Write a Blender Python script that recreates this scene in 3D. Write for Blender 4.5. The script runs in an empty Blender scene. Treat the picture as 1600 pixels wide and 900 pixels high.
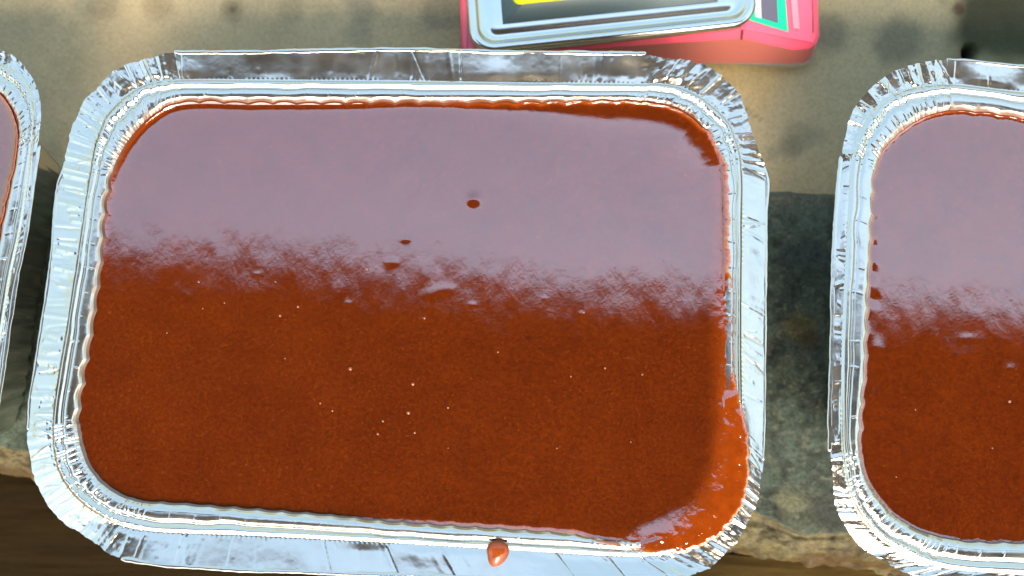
import bpy, math
import numpy as np
from mathutils import Vector
R = math.radians
sc = bpy.context.scene
C = bpy.context.collection

# ------------------------------------------------------------------ camera
RIM = 0.045                      # height of the tray rims above the bench
TILT, DIST, F = R(5.0), 0.200, 1200.0
fw = np.array([0, math.sin(TILT), -math.cos(TILT)])
up = np.array([0, math.cos(TILT), math.sin(TILT)])
rt = np.array([1.0, 0, 0])
CAM = np.array([0, 0, RIM]) - fw * DIST
cd = bpy.data.cameras.new('camera'); cam = bpy.data.objects.new('camera', cd); C.objects.link(cam)
cam.location = CAM; cam.rotation_euler = (TILT, 0, 0)
cd.lens = 27; cd.sensor_width = 36; cd.clip_start = 0.01; cd.clip_end = 200
cd.dof.use_dof = True; cd.dof.focus_distance = 0.203; cd.dof.aperture_fstop = 9.0
sc.camera = cam
# ------------------------------------------------------------------ world, sun, exposure
SUN_EL, SUN_AZ = R(50), R(172)    # azimuth clockwise from +Y
w = bpy.data.worlds.new('World'); sc.world = w; w.use_nodes = True
nt = w.node_tree; nt.nodes.clear()
sky = nt.nodes.new('ShaderNodeTexSky'); sky.sky_type = 'NISHITA'; sky.sun_disc = False
sky.sun_elevation = SUN_EL; sky.sun_rotation = SUN_AZ
sky.air_density = 3.5; sky.dust_density = 9.5; sky.ozone_density = 9.0; sky.altitude = 50
bg = nt.nodes.new('ShaderNodeBackground'); bg.inputs[1].default_value = 0.15
wo = nt.nodes.new('ShaderNodeOutputWorld')
nt.links.new(sky.outputs[0], bg.inputs[0]); nt.links.new(bg.outputs[0], wo.inputs[0])
sl = bpy.data.lights.new('sun', 'SUN'); sl.energy = 0.6; sl.angle = R(22); sl.color = (1, .92, .80)
so = bpy.data.objects.new('sun', sl); C.objects.link(so)
sd = Vector((math.sin(SUN_AZ) * math.cos(SUN_EL), math.cos(SUN_AZ) * math.cos(SUN_EL), math.sin(SUN_EL)))
so.rotation_euler = sd.to_track_quat('Z', 'Y').to_euler()
sc.view_settings.view_transform = 'Standard'; sc.view_settings.look = 'None'
sc.view_settings.exposure = 1.98; sc.view_settings.gamma = 1
sc.render.engine = 'CYCLES'
sc.cycles.max_bounces = 8; sc.cycles.glossy_bounces = 5

# ------------------------------------------------------------------ helpers
rng = np.random.default_rng(11)
def unp(x, y, z):
    """photo pixel -> point on the horizontal plane at height z"""
    d = fw + (x - 800) / F * rt + (450 - y) / F * up
    t = (z - CAM[2]) / d[2]
    return CAM + d * t
def unpa(pts, z): return np.array([unp(p[0], p[1], z)[:2] for p in pts])

def _h(i, j, seed):
    n = (i.astype(np.int64) * 374761393 + j.astype(np.int64) * 668265263 + seed * 1442695041) & 0xffffffff
    n = ((n ^ (n >> 13)) * 1274126177) & 0xffffffff
    return ((n ^ (n >> 16)) & 0xffff) / 65535.0
def noise(x, y, seed=0):
    x = np.asarray(x, float); y = np.asarray(y, float)
    i = np.floor(x); j = np.floor(y); fx = x - i; fy = y - j
    fx = fx * fx * fx * (fx * (fx * 6 - 15) + 10); fy = fy * fy * fy * (fy * (fy * 6 - 15) + 10)
    a = _h(i, j, seed); b = _h(i + 1, j, seed); c = _h(i, j + 1, seed); d = _h(i + 1, j + 1, seed)
    return ((a * (1 - fx) + b * fx) * (1 - fy) + (c * (1 - fx) + d * fx) * fy) * 2 - 1
def fbm(x, y, seed=0, o=4, g=.5):
    s = 0; a = 1; t = 0
    for k in range(o):
        s = s + a * noise(x * 2**k, y * 2**k, seed + k * 17); t += a; a *= g
    return s / t
def sstep(a, b, x):
    t = np.clip((x - a) / (b - a), 0, 1); return t * t * (3 - 2 * t)

def mesh_np(name, V, quads, mat, parent=None, smooth=True, tris=None):
    me = bpy.data.meshes.new(name)
    V = np.asarray(V, np.float32); quads = np.asarray(quads, np.int32).reshape(-1, 4)
    nt_ = 0 if tris is None else len(tris)
    me.vertices.add(len(V)); me.vertices.foreach_set('co', V.ravel())
    li = quads.ravel() if not nt_ else np.concatenate([quads.ravel(), np.asarray(tris, np.int32).ravel()])
    me.loops.add(len(li)); me.loops.foreach_set('vertex_index', li)
    ls = np.arange(len(quads)) * 4
    lt = np.full(len(quads), 4)
    if nt_:
        ls = np.concatenate([ls, len(quads) * 4 + np.arange(nt_) * 3]); lt = np.concatenate([lt, np.full(nt_, 3)])
    me.polygons.add(len(ls)); me.polygons.foreach_set('loop_start', ls.astype(np.int32))
    me.polygons.foreach_set('loop_total', lt.astype(np.int32))
    me.polygons.foreach_set('use_smooth', np.full(len(ls), smooth))
    me.update(calc_edges=True); me.validate()
    if mat: me.materials.append(mat)
    o = bpy.data.objects.new(name, me); C.objects.link(o)
    if parent: o.parent = parent
    return o
def grid_quads(nr, nc, closed=True):
    """rows x cols grid, cols closed"""
    r = np.arange(nr - 1)[:, None]; c = np.arange(nc if closed else nc - 1)[None, :]
    c2 = (c + 1) % nc
    return np.stack([r * nc + c, r * nc + c2, (r + 1) * nc + c2, (r + 1) * nc + c], -1).reshape(-1, 4)
def attr(o, name, vals):
    a = o.data.attributes.new(name, 'FLOAT', 'POINT'); a.data.foreach_set('value', np.asarray(vals, np.float32).ravel())
def cattr(o, name, cols):
    a = o.data.attributes.new(name, 'FLOAT_COLOR', 'POINT')
    c4 = np.concatenate([cols, np.ones((len(cols), 1))], 1).astype(np.float32)
    a.data.foreach_set('color', c4.ravel())
def tag(o, label, cat, group=None):
    o['label'] = label; o['category'] = cat
    if group: o['group'] = group
def empty(name, loc):
    o = bpy.data.objects.new(name, None); o.location = loc; o.empty_display_size = .01; C.objects.link(o); return o
def local(o, parent):
    """parent an object whose mesh is in world space to an empty without moving it"""
    o.data.transform(__import__('mathutils').Matrix.Translation(-parent.location)); o.parent = parent

# ------------------------------------------------------------------ materials
class NT:
    def __init__(s, name):
        s.m = bpy.data.materials.new(name); s.m.use_nodes = True; s.t = s.m.node_tree
        s.p = s.t.nodes['Principled BSDF']
    def n(s, typ, **kw):
        n = s.t.nodes.new('ShaderNode' + typ)
        for k, v in kw.items():
            if k.startswith('i_'):
                n.inputs[k[2:].replace('_', ' ')].default_value = v
            else: setattr(n, k, v)
        return n
    def l(s, a, b): s.t.links.new(a, b)
    def noise(s, scale, detail=3, rough=.5, vec=None, mapscale=None):
        tc = s.n('TexCoord')
        src = tc.outputs['Object']
        if mapscale:
            mp = s.n('Mapping'); mp.inputs['Scale'].default_value = mapscale; s.l(src, mp.inputs[0]); src = mp.outputs[0]
        x = s.n('TexNoise', i_Scale=scale, i_Detail=detail, i_Roughness=rough); s.l(src, x.inputs['Vector']); return x.outputs[0]
    def ramp(s, fac, stops):
        r = s.n('ValToRGB'); e = r.color_ramp.elements
        while len(e) < len(stops): e.new(.5)
        for q, (p, c) in zip(e, stops):
            q.position = p; q.color = (*c, 1) if len(c) == 3 else c
        s.l(fac, r.inputs[0]); return r.outputs[0]
    def bump(s, h, dist, strength=1, prev=None):
        b = s.n('Bump'); b.inputs['Distance'].default_value = dist; b.inputs['Strength'].default_value = strength
        s.l(h, b.inputs['Height'])
        if prev: s.l(prev, b.inputs['Normal'])
        return b.outputs[0]
    def mix(s, f, a, b, mode='MIX'):
        m = s.n('Mix', data_type='RGBA', blend_type=mode)
        for sock, v in ((m.inputs[0], f), (m.inputs[6], a), (m.inputs[7], b)):
            if isinstance(v, (int, float)): sock.default_value = v
            elif isinstance(v, tuple): sock.default_value = (*v, 1)
            else: s.l(v, sock)
        return m.outputs[2]
    def set(s, **kw):
        for k, v in kw.items():
            sock = s.p.inputs[k.replace('_', ' ')]
            if isinstance(v, (int, float)): sock.default_value = v
            elif isinstance(v, tuple): sock.default_value = (*v, 1)
            else: s.l(v, sock)
        return s.m

def _stain(t, col):
    a = t.n('Attribute', attribute_name='stain').outputs['Fac']
    inv = t.n('Math', operation='SUBTRACT'); inv.inputs[0].default_value = 1.0; t.l(a, inv.inputs[1])
    return t.mix(a, col, (.10, .016, .0015)), inv.outputs[0]
def m_foil(name='aluminium_foil', rough=.17, col=(.60, .56, .505)):
    t = NT(name)
    n1 = t.noise(900, 3, .6, mapscale=(1, .25, 1)); n2 = t.noise(260, 3, .55)
    b = t.bump(n2, .00006, .8); b = t.bump(n1, .000012, .6, b)
    rr = t.n('MapRange', i_To_Min=rough * .7, i_To_Max=rough * 1.8); t.l(t.noise(150, 2), rr.inputs[0])
    cc, mm = _stain(t, col)
    return t.set(Base_Color=cc, Metallic=mm, Roughness=rr.outputs[0], Normal=b)
M_FOIL = m_foil()
def m_sauce():
    t = NT('orange_sauce')
    at = t.n('Attribute', attribute_name='thin').outputs['Fac']
    base = t.ramp(t.noise(70, 6, .72), [(.33, (.063, .0068, .0001)), (.72, (.086, .0108, .0002))])
    sp = t.ramp(t.noise(1500, 3, .65), [(.58, (0, 0, 0)), (.80, (1, 1, 1))])
    base = t.mix(1.0, base, t.ramp(t.noise(1000, 4, .8), [(.3, (.62, .58, .58)), (.7, (1.40, 1.5, 1.5))]), 'MULTIPLY')
    c = t.mix(sp, base, (.16, .034, .003))
    c = t.mix(t.ramp(at, [(0, (0, 0, 0)), (.5, (1, 1, 1))]), c, (.235, .034, .0012))
    c = t.mix(t.ramp(at, [(.5, (0, 0, 0)), (1, (1, 1, 1))]), c, (.30, .105, .005))
    # the surface is not quite smooth: tiny skins and grains pull the reflection apart
    n1 = t.noise(620, 5, .72, mapscale=(1.7, 1.0, 1)); n2 = t.noise(45, 2, .5, mapscale=(1.7, 1, 1)); n4 = t.noise(170, 2, .5, mapscale=(1.8, 1, 1)); n3 = t.noise(1500, 2, .5)
    b = t.bump(n2, .00050, .5); b = t.bump(n4, .00006, .5, b); b = t.bump(n1, .000040, .5, b); mu = t.n('Math', operation='MULTIPLY'); t.l(t.noise(480, 4, .65), mu.inputs[0]); t.l(at, mu.inputs[1]); b = t.bump(mu.outputs[0], .00035, .7, b)
    return t.set(Base_Color=c, Roughness=.02, IOR=1.5, Normal=b, Specular_IOR_Level=1.0, Coat_Weight=1.0, Coat_IOR=1.72, Coat_Roughness=.015, Coat_Normal=b)
M_SAUCE = m_sauce()
def m_plain(name, col, rough=.4, metal=0.0, var=.12, scale=60, bump=.0, bscale=500, **kw):
    t = NT(name)
    lo = tuple(c * (1 - var) for c in col); hi = tuple(min(1, c * (1 + var)) for c in col)
    c = t.ramp(t.noise(scale, 4, .6), [(.3, lo), (.7, hi)])
    t.set(Base_Color=c, Roughness=rough, Metallic=metal, **kw)
    if bump: t.set(Normal=t.bump(t.noise(bscale, 4, .6), bump))
    return t.m
def m_ground(name, rough=.85, bump=.0004, grain=(1, 1, 1), spec=.22, con=1.0):
    t = NT(name)
    a = t.n('Attribute', attribute_name='tint').outputs['Color']
    n = t.noise(900, 5, .7, mapscale=grain)
    m = t.ramp(n, [(.25, (1 - .25 * con,) * 3), (.5, (1, 1, 1)), (.75, (1 + .2 * con, 1 + .2 * con, 1 + .18 * con))])
    c = t.mix(1.0, a, m, 'MULTIPLY')
    b = t.bump(t.noise(220, 5, .65, mapscale=grain), bump); b = t.bump(n, bump * .35, 1, b)
    rr = t.n('MapRange', i_To_Min=rough - .2, i_To_Max=min(1, rough + .12)); t.l(t.noise(90, 4), rr.inputs[0])
    return t.set(Base_Color=c, Roughness=rr.outputs[0], Normal=b, Specular_IOR_Level=spec)

# ------------------------------------------------------------------ overhang that shades the bench (seen only as the dark mirror image in the sauce)
ROOF_H = 2.3
def refl(x, y):
    p = unp(x, y, RIM - .002); d = p - CAM; d /= np.linalg.norm(d); d[2] = -d[2]
    return p + d * (ROOF_H - p[2]) / d[2]
e1, e2 = refl(230, 390), refl(1100, 452)
dx = (e2 - e1) / np.linalg.norm(e2 - e1)
nrm = np.array([dx[1], -dx[0], 0])            # towards the viewer's side
x0 = e1 - dx * (.55); L = 4.05; W_ = 1.55
nx_, ny_ = 360, 8
S_, T_ = np.meshgrid(np.linspace(0, L, nx_), np.linspace(0, W_, ny_))
V = x0[None, None] + dx * S_[..., None] + nrm * T_[..., None]
zz = ROOF_H + .009 * np.sin(S_ * 2 * math.pi / .076)
V[..., 2] = zz
V = V.reshape(-1, 3); nv = len(V)
V2 = V.copy(); V2[:, 2] += .0015
q = grid_quads(ny_, nx_, False)
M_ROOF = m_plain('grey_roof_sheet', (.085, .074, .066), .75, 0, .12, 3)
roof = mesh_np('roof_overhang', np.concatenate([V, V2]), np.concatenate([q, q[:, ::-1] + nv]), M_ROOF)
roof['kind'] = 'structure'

# ------------------------------------------------------------------ bench surfaces
def axis(lo, hi, step, far):
    core = np.arange(lo, hi, step); k = [step]
    out = []; p = hi; s = step
    while p < far: s *= 1.35; p += s; out.append(p)
    outn = []; p = lo; s = step
    while p > -far: s *= 1.35; p -= s; outn.append(p)
    return np.concatenate([outn[::-1], core, out])
def line_at(p, q):
    (ax, ay), (bx, by) = p, q
    return lambda x: ay + (by - ay) * (x - ax) / (bx - ax)
B_ = unpa([(75, 268), (1250, 300)], 0); back_line = line_at(*B_)
def gauss(x, y, px, rx, ry=None, seed=0, rag=.35):
    c = unp(px[0], px[1], 0); ry = ry or rx
    n = fbm(x * 180, y * 180, 60 + seed, 3) * rag
    d = np.sqrt(((x - c[0]) / (rx / 5000)) ** 2 + ((y - c[1]) / (ry / 5000)) ** 2)
    return sstep(1.25, .45, d + n)
# floor behind the trays: worn cement
xs = axis(-.24, .24, .0011, 3); ys = axis(-.02, .135, .0011, 3)
ys = ys[ys > -.03]
X, Y = np.meshgrid(xs, ys); bl = back_line(X)
Yc = np.maximum(Y, bl - .006)
Z = .0006 * fbm(X * 25, Yc * 25, 3) + .00018 * fbm(X * 300, Yc * 300, 4) - .0006
col = np.array([.385, .288, .165]) * (1 + .16 * fbm(X * 14, Yc * 14, 5)[..., None] + .14 * fbm(X * 90, Yc * 90, 6)[..., None])
def blend(col, m, c, k=1.0): return col * (1 - (m * k)[..., None]) + np.array(c) * (m * k)[..., None]
col = blend(col, sstep(-.02, .16, X + .012 * fbm(X * 30, Yc * 30, 8)), (.21, .185, .112), .7)
for i, (px, rx, c, k) in enumerate([
        ((1297, 52), 38, (.07, .08, .07), .75), ((1405, 62), 46, (.075, .075, .06), .75), ((160, 8), 30, (.16, .13, .08), .7),
        ((250, 5), 28, (.22, .16, .09), .7), ((130, 5), 22, (.20, .20, .13), .6), ((362, 14), 20, (.14, .11, .06), .75), ((362, 14), 8, (.05, .04, .03), .7),
        ((455, 14), 26, (.2, .17, .1), .6), ((565, 12), 30, (.15, .14, .11), .6), ((690, 20), 36, (.13, .13, .10), .7), ((560, 50), 26, (.17, .16, .12), .5), ((1236, 228), 22, (.13, .115, .08), .75),
        ((1250, 210), 26, (.17, .15, .1), .6), ((1208, 238), 12, (.16, .17, .13), .6), ((1275, 215), 20, (.16, .15, .1), .5),
        ((1165, 108), 70, (.33, .23, .08), .6), ((1095, 112), 60, (.33, .23, .08), .6), ((1520, 78), 13, (.005, .005, .005), 1), ((1503, 12), 12, (.06, .02, .012), .8)]):
    if i == 17: 
        c0 = unp(1485, 60, 0)
        mm = sstep(-.004, .004, X - c0[0] + .006 * fbm(X * 60, Yc * 60, 31)) * sstep(.012, .024, Yc - unp(1500, 170, 0)[1] + .008 * fbm(X * 40, Yc * 50, 32))
        dk = np.array([.026, .028, .012]) * (1 + .6 * fbm(X * 50, Yc * 50, 33)[..., None])
        col = col * (1 - mm[..., None] * .93) + dk * mm[..., None] * .93
        Z = Z - .0015 * mm
    g = gauss(X, Yc, px, rx, seed=i); col = blend(col, g, tuple(v * .85 for v in c), k * (.95 if i > 16 else .7))
    if i == 17: Z = Z - g * .006
lnm = (np.abs((Yc - unp(1190, 185, 0)[1]) + (X - unp(1190, 185, 0)[0]) * .62 + .0008 * fbm(X * 90, Yc * 90, 44)) < .0006) * (X > .06) * (X < .082)
col = blend(col, lnm.astype(float), (.05, .04, .025), .4)
o = mesh_np('floor', np.stack([X, Yc, Z], -1).reshape(-1, 3), grid_quads(len(ys), len(xs), False), m_ground('worn_cement'))
cattr(o, 'tint', np.clip(col, .003, 1).reshape(-1, 3)); o['kind'] = 'structure'

# dark stained slab under the trays with its broken front edge
fr = unpa([(0, 700), (500, 735), (1100, 782), (1165, 792), (1205, 808), (1235, 824), (1262, 836), (1330, 829), (1420, 850), (1600, 872)], 0)
pl = unpa([(0, 742), (400, 790), (1090, 868), (1250, 884), (1600, 930)], -.008)
xs = axis(-.24, .24, .0009, .9)
fy = np.interp(xs, fr[:, 0], fr[:, 1]); py_ = np.interp(xs, pl[:, 0], pl[:, 1])
fy = fy + .0011 * fbm(xs * 160, xs * 0, 71, 4)
back = back_line(xs) + .0012 * fbm(xs * 60, xs * 0, 72)
nb = 190; ne = 46
rows = []
for k in range(nb): rows.append((back + (fy - back) * (k / (nb - 1)), 0))
X = []; Y = []; Z = []; E = []
X2, B2 = np.meshgrid(xs, np.linspace(0, 1, nb))
Y2 = back[None] + (fy - back)[None] * B2
Z2 = .0009 + .0004 * fbm(X2 * 40, Y2 * 40, 73) + .00022 * fbm(X2 * 350, Y2 * 350, 74)
Z2 = Z2 - .0017 * sstep(.02, .0, B2)
X3, B3 = np.meshgrid(xs, np.linspace(0, 1, ne)[1:])
Y3 = fy[None] + (py_ - .003 - fy)[None] * B3
Z3 = .0007 - .0012 * sstep(0, .07, B3) - .0105 * sstep(.30 , 1.0, B3 + .28 * fbm(X3 * 70, Y3 * 70, 75)) + .0011 * fbm(X3 * 130, Y3 * 130, 76) * sstep(0, .15, B3) + .0012 * fbm(X3 * 420, Y3 * 520, 77) * sstep(0, .15, B3)
dark = np.array([.033, .046, .037]) * (1 + .75 * fbm(X2 * 60, Y2 * 60, 78)[..., None] + .9 * fbm(X2 * 330, Y2 * 330, 79)[..., None])
dark = dark * (.8 + .55 * sstep(-.4, .5, fbm(X2 * 22, Y2 * 22, 90)))[..., None]
dark = blend(dark, sstep(.18, .55, fbm(X2 * 45, Y2 * 45, 80)), (0.0625, 0.0662, 0.0441), .6)
dark = blend(dark, sstep(.35, .6, fbm(X2 * 260, Y2 * 260, 81)) * .8, (0.0735, 0.0772, 0.0588), .7)
dark = blend(dark, sstep(.38, .6, fbm(X2 * 700, Y2 * 700, 91, 2)) * .8, (0.1176, 0.1176, 0.0882), .6)
dark = blend(dark, sstep(.10, .0, B2 + .05 * fbm(X2 * 60, Y2 * 60, 95)) * (1 - .5 * sstep(.1, .05, B2) * 0), (0.1029, 0.0956, 0.0698), .85)
dark = blend(dark, gauss(X2, Y2, (1250, 510), 34, 22, 5), (0.0735, 0.0625, 0.0257), .7)
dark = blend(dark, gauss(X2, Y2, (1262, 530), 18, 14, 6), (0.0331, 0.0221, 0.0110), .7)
dark = blend(dark, gauss(X2, Y2, (1238, 788), 26, 20, 7, .7), (0.0956, 0.0992, 0.0625), .75)
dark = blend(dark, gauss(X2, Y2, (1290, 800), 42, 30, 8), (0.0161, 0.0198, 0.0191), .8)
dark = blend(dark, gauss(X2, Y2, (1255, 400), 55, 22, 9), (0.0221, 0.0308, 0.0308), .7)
tan = np.array([.088, .072, .036]) * (1 + .5 * fbm(X3 * 80, Y3 * 80, 82)[..., None] + .6 * fbm(X3 * 420, Y3 * 420, 83)[..., None])
tan = blend(tan, sstep(.05, .45, fbm(X3 * 60, Y3 * 150, 84)) * sstep(.2, .6, B3), (0.0488, 0.0232, 0.0068), .75)
tan = blend(tan, sstep(.25, .5, fbm(X3 * 500, Y3 * 500, 85)), (0.0225, 0.0169, 0.0094), .6)
tan = blend(tan, sstep(.8, 1, B3), (0.0749, 0.0469, 0.0131), .6)
Vv = np.stack([np.concatenate([X2, X3]), np.concatenate([Y2, Y3]), np.concatenate([Z2, Z3])], -1).reshape(-1, 3)
o = mesh_np('stained_slab', Vv, grid_quads(nb + ne - 1, len(xs), False)[:, ::-1], m_ground('stained_cement', .62, .0005, con=2.6))
cattr(o, 'tint', np.clip(np.concatenate([dark, tan]), .003, 1).reshape(-1, 3)); o['kind'] = 'structure'

# timber board along the front, a little lower
yy = np.linspace(0, 1, 150)
X4, B4 = np.meshgrid(xs, yy)
Y4 = (py_ + .001)[None] - .11 * B4
Z4 = -.0085 - .0008 * sstep(.03, 0, B4) + .00035 * fbm(X4 * 6, Y4 * 260, 86) + .0002 * fbm(X4 * 30, Y4 * 900, 87)
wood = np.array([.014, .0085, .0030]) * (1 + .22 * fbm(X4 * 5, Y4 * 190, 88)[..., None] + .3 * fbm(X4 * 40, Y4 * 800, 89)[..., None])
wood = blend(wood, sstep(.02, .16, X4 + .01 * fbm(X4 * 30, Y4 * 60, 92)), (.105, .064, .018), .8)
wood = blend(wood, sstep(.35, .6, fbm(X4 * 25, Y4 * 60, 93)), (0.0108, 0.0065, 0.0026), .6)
Vt = np.stack([X4, Y4, Z4], -1)
Vb = Vt.copy(); Vb[..., 2] = -.034
n4 = Vt.shape[0] * Vt.shape[1]; q = grid_quads(len(yy), len(xs), False)[:, ::-1]
nx4 = len(xs); ny4 = len(yy)
fe = np.array([[(ny4 - 1) * nx4 + i + 1, (ny4 - 1) * nx4 + i, n4 + (ny4 - 1) * nx4 + i, n4 + (ny4 - 1) * nx4 + i + 1] for i in range(nx4 - 1)])
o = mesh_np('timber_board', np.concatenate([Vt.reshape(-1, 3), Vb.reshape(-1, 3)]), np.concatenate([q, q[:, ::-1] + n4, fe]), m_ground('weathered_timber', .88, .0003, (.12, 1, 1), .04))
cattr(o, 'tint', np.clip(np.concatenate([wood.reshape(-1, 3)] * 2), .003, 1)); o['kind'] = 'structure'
# ground far below the bench
M_EARTH = m_plain('earth', (.20, .155, .10), .95, 0, .3, 3, .002, 40)
g = np.array([[-15, -15, -.5], [15, -15, -.5], [15, 15, -.5], [-15, 15, -.5]])
o = mesh_np('ground', g, [[0, 1, 2, 3]], M_EARTH); o['kind'] = 'structure'

# ------------------------------------------------------------------ foil trays
def dense(seglist, z, counts):
    """closed spline through 8 traced segments, resampled so that every curve has the same count per segment"""
    P = []; anchor = []
    for s in seglist:
        anchor.append(len(P)); P += [unp(x, y, z)[:2] for x, y in s]
    P = np.array(P); n = len(P); sub = 24
    out = []
    for i in range(n):
        p0, p1, p2, p3 = P[i - 1], P[i], P[(i + 1) % n], P[(i + 2) % n]
        # centripetal Catmull-Rom
        t0 = 0; t1 = t0 + np.linalg.norm(p1 - p0) ** .5 + 1e-9; t2 = t1 + np.linalg.norm(p2 - p1) ** .5 + 1e-9; t3 = t2 + np.linalg.norm(p3 - p2) ** .5 + 1e-9
        t = np.linspace(t1, t2, sub, endpoint=False)[:, None]
        A1 = (t1 - t) / (t1 - t0) * p0 + (t - t0) / (t1 - t0) * p1
        A2 = (t2 - t) / (t2 - t1) * p1 + (t - t1) / (t2 - t1) * p2
        A3 = (t3 - t) / (t3 - t2) * p2 + (t - t2) / (t3 - t2) * p3
        B1 = (t2 - t) / (t2 - t0) * A1 + (t - t0) / (t2 - t0) * A2
        B2 = (t3 - t) / (t3 - t1) * A2 + (t - t1) / (t3 - t1) * A3
        out.append((t2 - t) / (t2 - t1) * B1 + (t - t1) / (t2 - t1) * B2)
    Q = np.concatenate(out + [out[0][:1]])
    anchor = [a * sub for a in anchor] + [n * sub]
    res = []
    for k in range(8):
        seg = Q[anchor[k]:anchor[k + 1] + 1]
        d = np.concatenate([[0], np.cumsum(np.linalg.norm(np.diff(seg, axis=0), axis=1))])
        u = np.linspace(0, d[-1], counts[k], endpoint=False)
        res.append(np.stack([np.interp(u, d, seg[:, 0]), np.interp(u, d, seg[:, 1])], 1))
    return np.concatenate(res)

PU = [0, .05, .10, .2, .32, .45, .53, .58, .66, .71, .76, .82, .88, .94, 1.0]
PZ = [-1.35, -1.0, -.72, -.42, -.28, -.30, -.42, -.72, -.76, -.45, -.16, -.02, -.06, -.28, -.72]
UU = np.unique(np.concatenate([np.linspace(0, 1, 36), PU]))
def smooth_profile(u):
    s = 0
    for k in np.linspace(-.03, .03, 7): s = s + np.interp(np.clip(u + k, 0, 1), PU, PZ)
    return s / 7

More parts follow.
